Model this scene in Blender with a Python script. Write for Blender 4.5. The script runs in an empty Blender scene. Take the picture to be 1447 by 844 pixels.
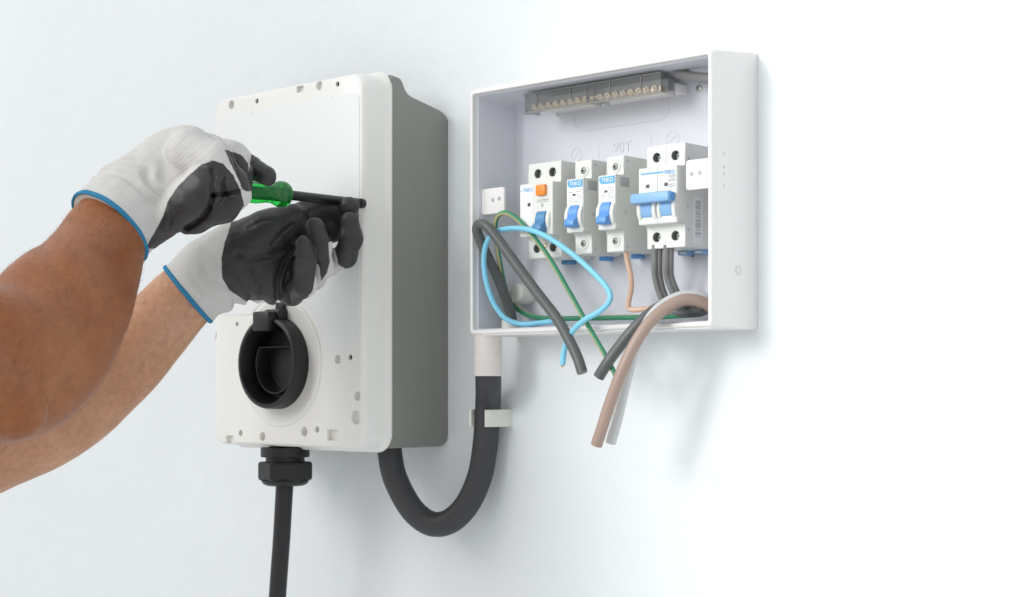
import bpy, bmesh, math, random
import numpy as np
from mathutils import Vector, Matrix

random.seed(7)
scene = bpy.context.scene
COL = scene.collection

# ------------------------------------------------------------------ camera
H = 1.30                                   # eye level above the floor
F_PX, CX, HOR = 2300.0, 723.5, 555.0
TH = math.radians(47.65)
VX, VY = -math.cos(TH), math.sin(TH)       # view direction
RX, RY = math.sin(TH), math.cos(TH)        # camera right
CAMX, CAMY = 1.0569, -1.0762
cam_d = bpy.data.cameras.new('camera')
cam = bpy.data.objects.new('camera', cam_d)
COL.objects.link(cam)
cam.location = (CAMX, CAMY, H)
cam.rotation_euler = (math.radians(90), 0, math.atan2(-VX, VY))
cam_d.sensor_width = 36.0
cam_d.lens = F_PX / 1447.0 * 36.0
cam_d.shift_y = (HOR - 422.0) / 1447.0
cam_d.clip_start = 0.02
cam_d.clip_end = 100.0
cam_d.dof.use_dof = True
cam_d.dof.focus_distance = 1.36
cam_d.dof.aperture_fstop = 9.0
scene.camera = cam

# ------------------------------------------------------------------ world and lamps
world = bpy.data.worlds.new('World')
scene.world = world
world.use_nodes = True
bg = world.node_tree.nodes['Background']
bg.inputs[0].default_value = (0.955, 0.98, 1.0, 1)
bg.inputs[1].default_value = 0.475


def area(name, loc, target, size, power, col=(1, 1, 1), spread=180):
    l = bpy.data.lights.new(name, 'AREA')
    l.shape = 'DISK'
    l.size = size
    l.energy = power
    l.color = col
    l.spread = math.radians(spread)
    o = bpy.data.objects.new(name, l)
    COL.objects.link(o)
    o.location = loc
    d = Vector(target) - Vector(loc)
    o.rotation_euler = d.to_track_quat('-Z', 'Y').to_euler()
    return o


area('key_softbox', (-1.50, -2.45, H + 1.75), (-0.05, 0, H), 1.8, 21, (1.0, 0.985, 0.96))
area('added_wall_fill', (0.15, -1.95, H + 0.55), (0.88, 0, H), 0.9, 2.5, (1, 1, 1), 55)  # added fill with no real source; whitens the right wall and box front

scene.view_settings.view_transform = 'Standard'
scene.view_settings.look = 'None'
scene.view_settings.exposure = 0.72
scene.view_settings.gamma = 1.0
scene.view_settings.use_curve_mapping = False
scene.cycles.use_denoising = True
scene.cycles.max_bounces = 10
scene.cycles.transparent_max_bounces = 12


# ------------------------------------------------------------------ measuring helpers
def at(px, py, y):
    """point of the plane at depth y that was measured at this spot of the photograph"""
    dx, dy = VX + (px - CX) / F_PX * RX, VY + (px - CX) / F_PX * RY
    t = (y - CAMY) / dy
    return Vector((CAMX + t * dx, y, H + t * (HOR - py) / F_PX))


def deep(px, py, Z):
    dx, dy = VX + (px - CX) / F_PX * RX, VY + (px - CX) / F_PX * RY
    return np.array((CAMX + Z * dx, CAMY + Z * dy, H + Z * (HOR - py) / F_PX))


def to_px(P):
    qx, qy = P[:, 0] - CAMX, P[:, 1] - CAMY
    Z = qx * VX + qy * VY
    return CX + F_PX * (qx * RX + qy * RY) / Z, HOR - F_PX * (P[:, 2] - H) / Z, Z


# ------------------------------------------------------------------ materials
def mat(name, col, rough=0.45, metal=0.0, var=0.0, vscale=20.0, bump=0.0, bscale=300.0, spec=0.5,
        sss=0.0, sss_rad=(1, .6, .4), sss_scale=.003, coat=0.0, rvar=0.0, bdist=0.001):
    m = bpy.data.materials.new(name)
    m.use_nodes = True
    nt = m.node_tree
    b = nt.nodes['Principled BSDF']
    b.inputs['Base Color'].default_value = (*col, 1)
    b.inputs['Roughness'].default_value = rough
    b.inputs['Metallic'].default_value = metal
    b.inputs['Specular IOR Level'].default_value = spec
    b.inputs['Coat Weight'].default_value = coat
    if sss:
        b.inputs['Subsurface Weight'].default_value = sss
        b.inputs['Subsurface Radius'].default_value = sss_rad
        b.inputs['Subsurface Scale'].default_value = sss_scale
    tc = nt.nodes.new('ShaderNodeTexCoord')
    if var or rvar:
        n = nt.nodes.new('ShaderNodeTexNoise')
        n.inputs['Scale'].default_value = vscale
        n.inputs['Detail'].default_value = 6
        nt.links.new(tc.outputs['Object'], n.inputs['Vector'])
        if var:
            mx = nt.nodes.new('ShaderNodeMix')
            mx.data_type = 'RGBA'
            mx.inputs['A'].default_value = (*[c * (1 - var) for c in col], 1)
            mx.inputs['B'].default_value = (*[min(1, c * (1 + var)) for c in col], 1)
            nt.links.new(n.outputs['Fac'], mx.inputs['Factor'])
            nt.links.new(mx.outputs['Result'], b.inputs['Base Color'])
        if rvar:
            mr = nt.nodes.new('ShaderNodeMapRange')
            mr.inputs['To Min'].default_value = max(0.02, rough - rvar)
            mr.inputs['To Max'].default_value = min(1, rough + rvar)
            nt.links.new(n.outputs['Fac'], mr.inputs['Value'])
            nt.links.new(mr.outputs['Result'], b.inputs['Roughness'])
    if bump:
        n2 = nt.nodes.new('ShaderNodeTexNoise')
        n2.inputs['Scale'].default_value = bscale
        n2.inputs['Detail'].default_value = 5
        nt.links.new(tc.outputs['Object'], n2.inputs['Vector'])
        bp = nt.nodes.new('ShaderNodeBump')
        bp.inputs['Strength'].default_value = bump
        bp.inputs['Distance'].default_value = bdist
        nt.links.new(n2.outputs['Fac'], bp.inputs['Height'])
        nt.links.new(bp.outputs['Normal'], b.inputs['Normal'])
    return m


M = {}
M['wall'] = mat('wall_paint', (0.80, 0.835, 0.845), 0.75, var=0.05, vscale=3.5, bump=0.6, bscale=26, spec=0.25, bdist=0.004)
M['cover'] = mat('white_cover_plastic', (0.82, 0.815, 0.775), 0.36, var=0.015, vscale=12, bump=0.05, bscale=900, rvar=0.06)
M['plate'] = mat('front_sheet', (0.80, 0.82, 0.81), 0.42, var=0.012, vscale=9, bump=0.04, bscale=900, rvar=0.06)
M['grey'] = mat('grey_housing_plastic', (0.235, 0.238, 0.218), 0.5, var=0.05, vscale=10, bump=0.08, bscale=1200)
M['black'] = mat('black_moulded_plastic', (0.007, 0.007, 0.008), 0.42, var=0.2, vscale=30, bump=0.06, bscale=700)
M['rubber'] = mat('black_cable_sheath', (0.038, 0.039, 0.043), 0.5, var=0.18, vscale=25, bump=0.12, bscale=350)
M['rubber_black'] = mat('jet_black_cable_sheath', (0.012, 0.012, 0.014), 0.45, var=0.2, vscale=25, bump=0.12, bscale=350)
M['panel'] = mat('white_enclosure_plastic', (0.80, 0.785, 0.77), 0.4, var=0.012, vscale=8, bump=0.05, bscale=700, sss=0.0)
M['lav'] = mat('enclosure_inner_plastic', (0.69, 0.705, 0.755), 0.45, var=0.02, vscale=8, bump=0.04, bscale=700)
M['breaker'] = mat('breaker_plastic', (0.74, 0.75, 0.71), 0.38, var=0.015, vscale=30, bump=0.03, bscale=900)
M['label'] = mat('printed_label', (0.84, 0.85, 0.85), 0.4)
M['blue'] = mat('blue_toggle_plastic', (0.12, 0.33, 0.72), 0.38, var=0.05, vscale=60)
M['paleblue'] = mat('pale_blue_toggle', (0.24, 0.45, 0.71), 0.4, var=0.05, vscale=60)
M['darkblue'] = mat('dark_blue_toggle', (0.075, 0.25, 0.47), 0.38, var=0.06, vscale=60)
M['labelblue'] = mat('blue_label_print', (0.11, 0.41, 0.78), 0.42)
M['inkgrey'] = mat('grey_ink', (0.42, 0.44, 0.46), 0.5)
M['inkprint'] = mat('small_print_ink', (0.27, 0.29, 0.31), 0.5)
M['inkdark'] = mat('dark_ink', (0.08, 0.07, 0.07), 0.5)
M['inkred'] = mat('faded_red_print', (0.60, 0.26, 0.24), 0.5, var=0.3, vscale=180)
M['white_ink'] = mat('white_ink', (0.86, 0.87, 0.88), 0.45)
M['orange'] = mat('orange_button', (0.85, 0.27, 0.03), 0.35, var=0.05, vscale=80)
M['steel'] = mat('screw_steel', (0.55, 0.55, 0.53), 0.32, metal=0.9, var=0.1, vscale=200)
M['greenish'] = mat('zinc_screw', (0.42, 0.48, 0.45), 0.38, metal=0.7, var=0.15, vscale=300)
M['brass'] = mat('brass', (0.86, 0.72, 0.52), 0.25, metal=0.85, var=0.1, vscale=200)
M['pale_block'] = mat('pale_grey_block', (0.42, 0.43, 0.43), 0.45, var=0.03, vscale=40)
M['nub'] = mat('nub_shade_grey', (0.66, 0.65, 0.64), 0.45)  # shell plastic darkened: shade of the small side mouldings put into the colour
M['ribgrey'] = mat('grey_rib', (0.22, 0.23, 0.23), 0.45)
M['dark'] = mat('dark_socket', (0.05, 0.05, 0.05), 0.5)
M['hole'] = mat('terminal_hole_grey', (0.22, 0.23, 0.215), 0.6)
M['adapter'] = mat('beige_conduit_plastic', (0.68, 0.63, 0.60), 0.42, var=0.03, vscale=40, bump=0.05)
M['clip'] = mat('ivory_clip_plastic', (0.74, 0.74, 0.68), 0.45, var=0.03, vscale=60)
M['w_dark'] = mat('dark_grey_insulation', (0.10, 0.108, 0.106), 0.42, var=0.12, vscale=60, bump=0.1, bscale=250)
M['w_mid'] = mat('grey_insulation', (0.20, 0.20, 0.20), 0.42, var=0.15, vscale=90, bump=0.1, bscale=250)
M['w_blue'] = mat('light_blue_insulation', (0.22, 0.60, 0.80), 0.38, var=0.06, vscale=60)
M['w_green'] = mat('green_insulation', (0.04, 0.24, 0.13), 0.4, var=0.08, vscale=60)
M['w_yellow'] = mat('yellow_insulation', (0.52, 0.46, 0.22), 0.4, var=0.08, vscale=60)
M['w_peach'] = mat('peach_insulation', (0.74, 0.50, 0.36), 0.4, var=0.05, vscale=60)
M['w_brown'] = mat('pinkish_brown_insulation', (0.36, 0.26, 0.215), 0.42, var=0.08, vscale=50, bump=0.08, bscale=200)
M['w_pale'] = mat('pale_grey_insulation', (0.56, 0.58, 0.575), 0.42, var=0.05, vscale=50, bump=0.08, bscale=200)
M['copper'] = mat('copper', (0.6, 0.33, 0.2), 0.3, metal=0.9)
M['shaft'] = mat('blackened_steel', (0.035, 0.035, 0.037), 0.33, metal=0.5, var=0.2, vscale=100)
M['hem'] = mat('blue_hem_thread', (0.035, 0.21, 0.38), 0.8, var=0.25, vscale=500, bump=0.5, bscale=1500, spec=0.2)


def mat_clear(name, col, mixf, rough=0.15):
    m = bpy.data.materials.new(name)
    m.use_nodes = True
    nt = m.node_tree
    b = nt.nodes['Principled BSDF']
    b.inputs['Base Color'].default_value = (*col, 1)
    b.inputs['Roughness'].default_value = rough
    tr = nt.nodes.new('ShaderNodeBsdfTransparent')
    tr.inputs[0].default_value = (*[0.84 + c * 0.1 for c in col], 1)
    mx = nt.nodes.new('ShaderNodeMixShader')
    mx.inputs[0].default_value = mixf
    nt.links.new(tr.outputs[0], mx.inputs[1])
    nt.links.new(b.outputs[0], mx.inputs[2])
    nt.links.new(mx.outputs[0], nt.nodes['Material Output'].inputs['Surface'])
    return m


M['smoke'] = mat_clear('smoked_clear_plastic', (0.34, 0.35, 0.35), 0.22)

m = bpy.data.materials.new('clear_green_acetate')
m.use_nodes = True
b = m.node_tree.nodes['Principled BSDF']
b.inputs['Base Color'].default_value = (0.03, 0.72, 0.10, 1)
b.inputs['Roughness'].default_value = 0.12
b.inputs['Transmission Weight'].default_value = 0.85
b.inputs['IOR'].default_value = 1.45
M['green'] = m


# ------------------------------------------------------------------ object helpers
def root_of(p):
    while p is not None and p.parent is not None:
        p = p.parent
    return p


def finish(me, smooth=35):
    if smooth:
        me.shade_smooth()
        me.set_sharp_from_angle(angle=math.radians(smooth))


def obj(name, bm, material, parent=None, smooth=35, label=None, cat=None, group=None, kind=None):
    """one mesh object; geometry is given in world coordinates"""
    me = bpy.data.meshes.new(name)
    bmesh.ops.recalc_face_normals(bm, faces=bm.faces)
    bm.to_mesh(me)
    bm.free()
    return link_mesh(name, me, material, parent, smooth, label, cat, group, kind)


def link_mesh(name, me, material, parent=None, smooth=35, label=None, cat=None, group=None, kind=None):
    mats = material if isinstance(material, (list, tuple)) else [material]
    for k in mats:
        me.materials.append(k)
    finish(me, smooth)
    o = bpy.data.objects.new(name, me)
    COL.objects.link(o)
    r = root_of(parent)
    if r is not None:
        me.transform(Matrix.Translation(-r.location))
        o.parent = parent
    else:
        n = len(me.vertices)
        co = np.empty(n * 3)
        me.vertices.foreach_get('co', co)
        co = co.reshape(-1, 3)
        c = Vector(((co[:, 0].min() + co[:, 0].max()) / 2, (co[:, 1].min() + co[:, 1].max()) / 2, co[:, 2].min()))
        me.transform(Matrix.Translation(-c))
        o.location = c
    tag(o, label, cat, group, kind)
    return o


def tag(o, label=None, cat=None, group=None, kind=None):
    for k, val in (('label', label), ('category', cat), ('group', group), ('kind', kind)):
        if val:
            o[k] = val
    return o


def thing(name, loc, label, cat, group=None):
    o = bpy.data.objects.new(name, None)
    o.empty_display_size = 0.02
    COL.objects.link(o)
    o.location = loc
    return tag(o, label, cat, group)


def box(bm, x0, x1, y0, y1, z0, z1, bev=0.0, seg=2):
    r = bmesh.ops.create_cube(bm, size=1)
    vs = r['verts']
    for q in vs:
        q.co = Vector(((x0 + x1) / 2 + q.co.x * (x1 - x0), (y0 + y1) / 2 + q.co.y * (y1 - y0),
                       (z0 + z1) / 2 + q.co.z * (z1 - z0)))
    if bev:
        es = list({e for q in vs for e in q.link_edges})
        bmesh.ops.bevel(bm, geom=es, offset=bev, segments=seg, profile=0.5, affect='EDGES', clamp_overlap=True)
    return bm


def newbox(*a, **k):
    return box(bmesh.new(), *a, **k)


def frame_of(axis):
    a = Vector(axis).normalized()
    t = Vector((0, 0, 1)) if abs(a.z) < 0.9 else Vector((1, 0, 0))
    u = a.cross(t).normalized()
    return a, u, a.cross(u).normalized()


def lathe(bm, origin, axis, prof, seg=40, cap0=True, cap1=True, hexa=None):
    """revolve (distance along axis, radius) pairs"""
    a, u, w = frame_of(axis)
    o = Vector(origin)
    rings = []
    for t, r in prof:
        rings.append([bm.verts.new(o + a * t + (u * math.cos(2 * math.pi * k / seg) + w * math.sin(2 * math.pi * k / seg)) * r)
                      for k in range(seg)])
    for i in range(len(rings) - 1):
        for k in range(seg):
            bm.faces.new((rings[i][k], rings[i][(k + 1) % seg], rings[i + 1][(k + 1) % seg], rings[i + 1][k]))
    if cap0:
        bm.faces.new(rings[0][::-1])
    if cap1:
        bm.faces.new(rings[-1])
    return bm


def rrect(x0, x1, z0, z1, r, n=6):
    pts = []
    for cx, cz, a0 in ((x1 - r, z1 - r, 0), (x0 + r, z1 - r, 90), (x0 + r, z0 + r, 180), (x1 - r, z0 + r, 270)):
        for k in range(n + 1):
            a = math.radians(a0 + 90 * k / n)
            pts.append((cx + r * math.cos(a), cz + r * math.sin(a)))
    return pts


def loft(bm, rings, cap0=True, cap1=True):
    rs = [[bm.verts.new(p) for p in ring] for ring in rings]
    n = len(rs[0])
    for i in range(len(rs) - 1):
        for k in range(n):
            bm.faces.new((rs[i][k], rs[i][(k + 1) % n], rs[i + 1][(k + 1) % n], rs[i + 1][k]))
    if cap0:
        bm.faces.new(rs[0][::-1])
    if cap1:
        bm.faces.new(rs[-1])
    return bm


def prism(bm, pts, y0, y1, bev=0.0):
    """outline in x,z extruded from y0 (back) to y1 (front)"""
    return loft(bm, [[(x, y0, z) for x, z in pts], [(x, y1, z) for x, z in pts]])


def catmull(P, n=10):
    P = [Vector(p) for p in P]
    Q = [P[0] * 2 - P[1]] + P + [P[-1] * 2 - P[-2]]
    out = []
    for i in range(1, len(Q) - 2):
        p0, p1, p2, p3 = Q[i - 1], Q[i], Q[i + 1], Q[i + 2]
        for k in range(n):
            t = k / n
            out.append(0.5 * ((2 * p1) + (p2 - p0) * t + (2 * p0 - 5 * p1 + 4 * p2 - p3) * t * t
                              + (3 * p1 - p0 - 3 * p2 + p3) * t ** 3))
    out.append(P[-1])
    return out


def tube(P, r, n=10, seg=16, smooth_path=True, stripe=None, twist=0.0, squash=1.0):
    pts = catmull(P, n) if smooth_path else [Vector(p) for p in P]
    bm = bmesh.new()
    t0 = (pts[1] - pts[0]).normalized()
    _, u, w = frame_of(t0)
    rings = []
    rr = r if callable(r) else (lambda s: r)
    for i, p in enumerate(pts):
        t = (pts[min(i + 1, len(pts) - 1)] - pts[max(i - 1, 0)]).normalized()
        u = (u - t * u.dot(t)).normalized()
        w = t.cross(u)
        rad = rr(i / (len(pts) - 1))
        rings.append([bm.verts.new(p + (u * math.cos(a) + w * math.sin(a) * squash) * rad)
                      for a in [2 * math.pi * k / seg + twist * i / len(pts) for k in range(seg)]])
    for i in range(len(rings) - 1):
        for k in range(seg):
            f = bm.faces.new((rings[i][k], rings[i][(k + 1) % seg], rings[i + 1][(k + 1) % seg], rings[i + 1][k]))
            if stripe and k in stripe:
                f.material_index = 1
    bm.faces.new(rings[0][::-1])
    bm.faces.new(rings[-1])
    return bm


def text_mesh(name, txt, loc, size, material, parent, ang=0.0, depth=0.00012, sx=1.0, label=None):
    """lettering standing in the x,z plane and facing the room"""
    c = bpy.data.curves.new(name, 'FONT')
    c.body = txt
    c.size = size
    c.extrude = depth
    c.resolution_u = 3
    o = bpy.data.objects.new(name + '_tmp', c)
    COL.objects.link(o)
    dg = bpy.context.evaluated_depsgraph_get()
    me = bpy.data.meshes.new_from_object(o.evaluated_get(dg))
    bpy.data.objects.remove(o)
    me.materials.clear()
    me.transform(Matrix.Translation(Vector(loc)) @ Matrix.Rotation(ang, 4, 'Y') @ Matrix.Rotation(math.radians(90), 4, 'X')
                 @ Matrix.Diagonal((sx, 1, 1, 1)))
    return link_mesh(name, me, material, parent, 0, label)


def boolean_cut(o, cutter_bm):
    me = bpy.data.meshes.new('cut')
    bmesh.ops.recalc_face_normals(cutter_bm, faces=cutter_bm.faces)
    cutter_bm.to_mesh(me)
    cutter_bm.free()
    c = bpy.data.objects.new('cut', me)
    COL.objects.link(c)
    md = o.modifiers.new('cut', 'BOOLEAN')
    md.operation = 'DIFFERENCE'
    md.solver = 'EXACT'
    md.use_self = True
    md.object = c
    dg = bpy.context.evaluated_depsgraph_get()
    new = bpy.data.meshes.new_from_object(o.evaluated_get(dg))
    o.modifiers.clear()
    old = o.data
    o.data = new
    bpy.data.objects.remove(c)
    bpy.data.meshes.remove(old)
    finish(new, 35)


# ------------------------------------------------------------------ the wall
bm = bmesh.new()
box(bm, -4.5, 4.5, 0.0, 0.12, 0.0, 3.2)
wall = obj('wall', bm, M['wall'], smooth=0, kind='structure')

# ------------------------------------------------------------------ the charger
CX0, CX1 = -0.2280, -0.0040
CZ0, CZ1 = H - 0.0530, H + 0.2880
YF, YB = -0.1038, -0.0721
charger = thing('wall_charger', ((CX0 + CX1) / 2, 0, CZ0),
                'white and grey wall mounted charging box with a round black socket', 'charger')


def cring(l, r, t, b, y, rad):
    return [(x, y, z) for x, z in rrect(CX0 + l, CX1 - r, CZ0 + b, CZ1 - t, rad, 8)]


bm = bmesh.new()
loft(bm, [cring(.002, .002, .002, .002, -.0705, .014), cring(0, 0, 0, 0, -.0715, .016), cring(-.0008, -.0008, -.0008, -.0008, -.0735, .0165),
          cring(0, 0, 0, 0, -.0765, .016), cring(.0018, .0018, .0018, .0018, -.0785, .015), cring(.0022, .0022, .0024, .002, -.0795, .015),
          cring(.0038, .0032, .0040, .0030, -.0975, .0145), cring(.0062, .0038, .0046, .0036, -.1008, .0145),
          cring(.0105, .0050, .0056, .0048, -.1028, .014), cring(.0150, .0064, .0070, .0062, YF, .013)])
cover = obj('front_cover', bm, M['cover'], charger)

SC = Vector((-0.1215, YF, H + 0.0275))          # socket centre
cut = bmesh.new()
HOLES = [(451, 121, 6.5), (477, 119, 3.6), (327, 148, 6.5), (363, 143, 3.6), (503, 590, 9.5), (505, 560, 6.5), (477, 508, 6.3),
         (495, 505, 4.0), (371, 617, 6.5), (430, 610, 6.8), (448, 607, 4.6), (340, 612, 4.6), (474, 482, 3.6),
         (302, 577, 6.5), (301.5, 602, 9.5), (335, 458, 3.6)]
for px, py, r in HOLES:
    p = at(px, py, YF)
    lathe(cut, (p.x, -.13, p.z), (0, 1, 0), [(0, r * .00066), (.13 - .099, r * .00066)], 24)
for px, py, wpx, hpx in ((424, 126, 11, 9), (325, 621, 13, 11), (470, 615, 16, 15)):
    p = at(px, py, YF)
    box(cut, p.x - wpx * .00045, p.x + wpx * .00045, -.13, -.0995, p.z - hpx * .00033, p.z + hpx * .00033)
lathe(cut, (SC.x - .0005, -.13, SC.z), (0, 1, 0), [(0, .0400), (.13 - .085, .0400)], 64)
boolean_cut(cover, cut)

# thin front sheet above the socket
pts = []
pz1, px0, px1 = H + .2665, CX0 + .0165, CX1 - .0078
zb = H + 0.036
a0 = math.asin((zb + .004 - SC.z) / .0615)


def arc(cx, cz, r, d0, d1, n=6):
    return [(cx + r * math.cos(math.radians(d0 + (d1 - d0) * k / n)), cz + r * math.sin(math.radians(d0 + (d1 - d0) * k / n))) for k in range(n + 1)]


pts += arc(px1 - .008, pz1 - .008, .008, 0, 90)
h2 = at(477, 119, YF)
h1 = at(363, 143, YF)
for hx in (h2.x, h1.x):
    pts += [(hx + .0075, pz1), (hx + .0050, pz1 - .0035), (hx - .0050, pz1 - .0035), (hx - .0075, pz1)]
pts += arc(px0 + .008, pz1 - .008, .008, 90, 180)
pts += [(px0, H + .075)]
n = 16
aa0, aa1 = math.radians(132), math.radians(10)
for k in range(n + 1):
    a = aa0 + (aa1 - aa0) * k / n
    pts.append((SC.x + .0625 * math.cos(a), SC.z + .0625 * math.sin(a)))
hh = at(495, 505, YF)
pts += [(hh.x - .004, hh.z + .0085), (hh.x, hh.z + .0072), (hh.x + .004, hh.z + .0085), (px1 - .002, hh.z + .016), (px1, hh.z + .021)]
bm = bmesh.new()
inner = [(x, z) for x, z in pts]
loft(bm, [[(x, YF + .001, z) for x, z in inner], [(x, YF - .0006, z) for x, z in inner]])
obj('front_sheet', bm, M['plate'], charger)
# round raised field about the socket
bm = bmesh.new()
lathe(bm, (SC.x, YF + .001, SC.z), (0, -1, 0), [(0, .0592), (.0016, .0592), (.0026, .0582), (.0028, .0565), (.0022, .0550), (.0018, .0405), (0, .0402)], 96, False, False)
obj('socket_surround', bm, M['cover'], charger)
# screws in the dark holes
for px, py in ((477, 119), (363, 143), (495, 505)):
    p = at(px, py, YF)
    bm = bmesh.new()
    lathe(bm, (p.x, -.0992, p.z), (0, -1, 0), [(0, .0021), (.0022, .0021), (.0028, .0016), (.0028, .0008), (.0016, .0006)], 16)
    obj('cover_screw', bm, M['shaft'], charger)
# faded red print on the left edge
p = at(308, 469, -.1006)
text_mesh('red_print', 'ABB', (CX0 + .0068, -.1022, p.z - .0075), .010, M['inkred'], charger, sx=.62)

# grey rear housing: side profile extruded across
prof = [(-.0715, .2846), (-.0640, .2836), (-.0605, .2828), (-.0585, .2808), (-.0565, .2768), (-.0540, .2730), (-.0505, .2700), (-.046, .2684),
        (-.0277, .2645), (-.0115, .2612), (-.006, .2592), (-.002, .2565), (0.0005, .252),
        (0.0005, -.0400), (-.0015, -.0455), (-.006, -.0490), (-.012, -.0497), (-.0715, -.0500)]
xs = [(CX0 + .0035, .0035), (CX0 + .0024, .0015), (CX0 + .0016, 0.0), (CX1 - .0016, 0.0), (CX1 - .0008, .0014), (CX1 - .0006 - .002, .0034)]
cyz = (-.035, .11)


def shrink(p, d):
    y, z = p
    return (y if y > -.001 or y < -.071 else y, z - d if z > .1 else z + d)


bm = bmesh.new()
xs = [(CX0 + .0045, .0028), (CX0 + .0028, .0008), (CX0 + .002, 0), (CX1 - .0016, 0), (CX1 - .0008, .0006), (CX1 - .0003, .002)]
loft(bm, [[(x, shrink(p, d)[0], H + shrink(p, d)[1]) for p in prof] for x, d in xs])
obj('rear_housing', bm, M['grey'], charger, 40)

# the round socket
sock = bmesh.new()
lathe(sock, (SC.x - .0005, YF - .0005, SC.z), (0, -1, 0),
      [(0, .0428), (.013, .0424), (.0148, .0418), (.0156, .0405), (.0156, .0385), (.0142, .0375), (-.012, .0362)], 72, cap0=False, cap1=False)
so = obj('charging_socket', sock, M['black'], charger)
bm = bmesh.new()
lathe(bm, (SC.x - .0005, YF + .0122, SC.z), (0, -1, 0), [(-.001, .0385), (0.0006, .0385)], 48)
obj('socket_floor', bm, M['black'], so)
bm = bmesh.new()
D = []
for k in range(60):
    a = 2 * math.pi * k / 60
    x, z = .0285 * math.cos(a), .0285 * math.sin(a)
    z = min(z, .0165)
    D.append((x, z))


def dring(s, y):
    return [(SC.x - .001 + x * s, y, SC.z - .001 + z * s) for x, z in D]


loft(bm, [dring(1.0, YF + .0118), dring(1.0, YF - .0045), dring(.97, YF - .0055), dring(.93, YF - .0055), dring(.91, YF - .0045), dring(.86, YF + .0100)])
obj('socket_collar', bm, M['black'], so, 40)
p = at(380, 464, YF - .018)
bm = bmesh.new()
box(bm, SC.x - .0140, SC.x + .0095, YF - .0215, YF - .0008, SC.z + .0290, SC.z + .0475, .0022)
box(bm, SC.x - .0080, SC.x + .0130, YF - .0120, YF - .0006, SC.z + .0400, SC.z + .0495, .0015)
obj('latch', bm, M['black'], so)
bm = newbox(SC.x + .0005, SC.x + .0105, YF - .0060, YF - .0004, SC.z + .0480, SC.z + .0560, .0008)
obj('latch_hinge', bm, M['shaft'], so)

# cable gland
G = at(403, 640, -.078)
gz = CZ0 + .001
bm = bmesh.new()
lathe(bm, (G.x, -.078, gz), (0, 0, -1), [(0, .0232), (.0085, .0232), (.0092, .0225)], 40)
gl = obj('cable_gland', bm, M['black'], charger)
bm = bmesh.new()
lathe(bm, (G.x, -.078, gz - .0085), (0, 0, -1), [(0, .0185), (.0065, .0185)], 32)
obj('gland_neck', bm, M['black'], gl)
bm = bmesh.new()
R6 = .0258
lathe(bm, (G.x, -.078, gz - .0135), (0, 0, -1), [(0, R6 * .94), (.0012, R6), (.0165, R6), (.0180, R6 * .93)], 6)
bmesh.ops.rotate(bm, verts=bm.verts, cent=(G.x, -.078, 0), matrix=Matrix.Rotation(math.radians(18), 3, 'Z'))
bmesh.ops.bevel(bm, geom=list(bm.edges), offset=.0007, segments=2, affect='EDGES')
obj('gland_nut', bm, M['black'], gl, 30)
bm = bmesh.new()
lathe(bm, (G.x, -.078, gz - .0312), (0, 0, -1), [(0, .0225), (.0020, .0220), (.0040, .0200), (.0052, .0165), (.0054, .010)], 40)
obj('gland_dome', bm, M['black'], gl)

# charging cable hanging from the gland
q = [(G.x, -.078, gz - .028), at(400.5, 715, -.078), at(398, 760, -.078), at(393, 830, -.077), at(388, 910, -.075), at(384, 1010, -.07), at(383, 1200, -.06)]
obj('charging_cable', tube(q, .0083, 8, 24), M['rubber_black'], label='straight black cable hanging from the hexagonal gland under the charger', cat='cable')

# ------------------------------------------------------------------ thick black loop from charger to distribution box
YCL = -.0178
q = [(-.0345, -.046, H - .035), (-.0345, -.046, H - .052), at(557, 672, -.045), at(574, 708, -.043), at(592, 730, -.040), at(613, 741, -.036),
     at(637, 736, -.031), at(660, 713, -.025), at(677, 676, -.020), at(685, 635, YCL), at(688.5, 591, YCL), at(690, 560, -.024), at(690, 538, -.0385), at(690, 515, -.0455), at(690, 500, -.046)]
obj('supply_cable', tube(q, .0114, 10, 28), M['rubber'], label='thick black cable looping from the charger up to the distribution box', cat='cable')

# ivory clip holding that cable to the wall: a foot and two springy limbs
p = at(688.5, 591, YCL)
z0c, z1c = p.z - .0076, p.z + .0076
clip = thing('cable_clip', (p.x, 0, z0c), 'small ivory plastic clip gripping the thick black loop cable', 'clip')
for sgn in (1, -1):
    b_ = bmesh.new()
    inn = [(.0105, -.0325), (.0118, -.0270), (.0122, -.0180), (.0116, -.0060), (.0116, 0.0004)]
    outl = [(.0138, 0.0004), (.0140, -.0060), (.0142, -.0180), (.0138, -.0280), (.0126, -.0335)]
    pf = [(p.x + sgn * (a_ if sgn > 0 else a_ - .0048), c_) for a_, c_ in inn + outl]
    loft(b_, [[(x, y, z0c) for x, y in pf], [(x, y, z1c) for x, y in pf]])
    bmesh.ops.bevel(b_, geom=list(b_.edges), offset=.0004, segments=1, affect='EDGES', clamp_overlap=True)
    obj('clip_limb', b_, M['clip'], clip)
obj('clip_foot', newbox(p.x - .0070, p.x + .0125, -.0045, .0004, z0c + .0004, z1c - .0004, .0006), M['clip'], clip)

# ------------------------------------------------------------------ distribution box
PX0, PX1 = 0.0812, 0.3372
PZ0, PZ1 = H + 0.0498, H + 0.2615
PY = -.0611
panel = thing('distribution_box', ((PX0 + PX1) / 2, 0, PZ0), 'open white plastic distribution box mounted on the wall beside the charger', 'distribution box')


def pr(i, y, rad, top=0.0):
    return [(x, y, z) for x, z in rrect(PX0 + i, PX1 - i, PZ0 + i, PZ1 - i + top, rad, 4)]


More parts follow.
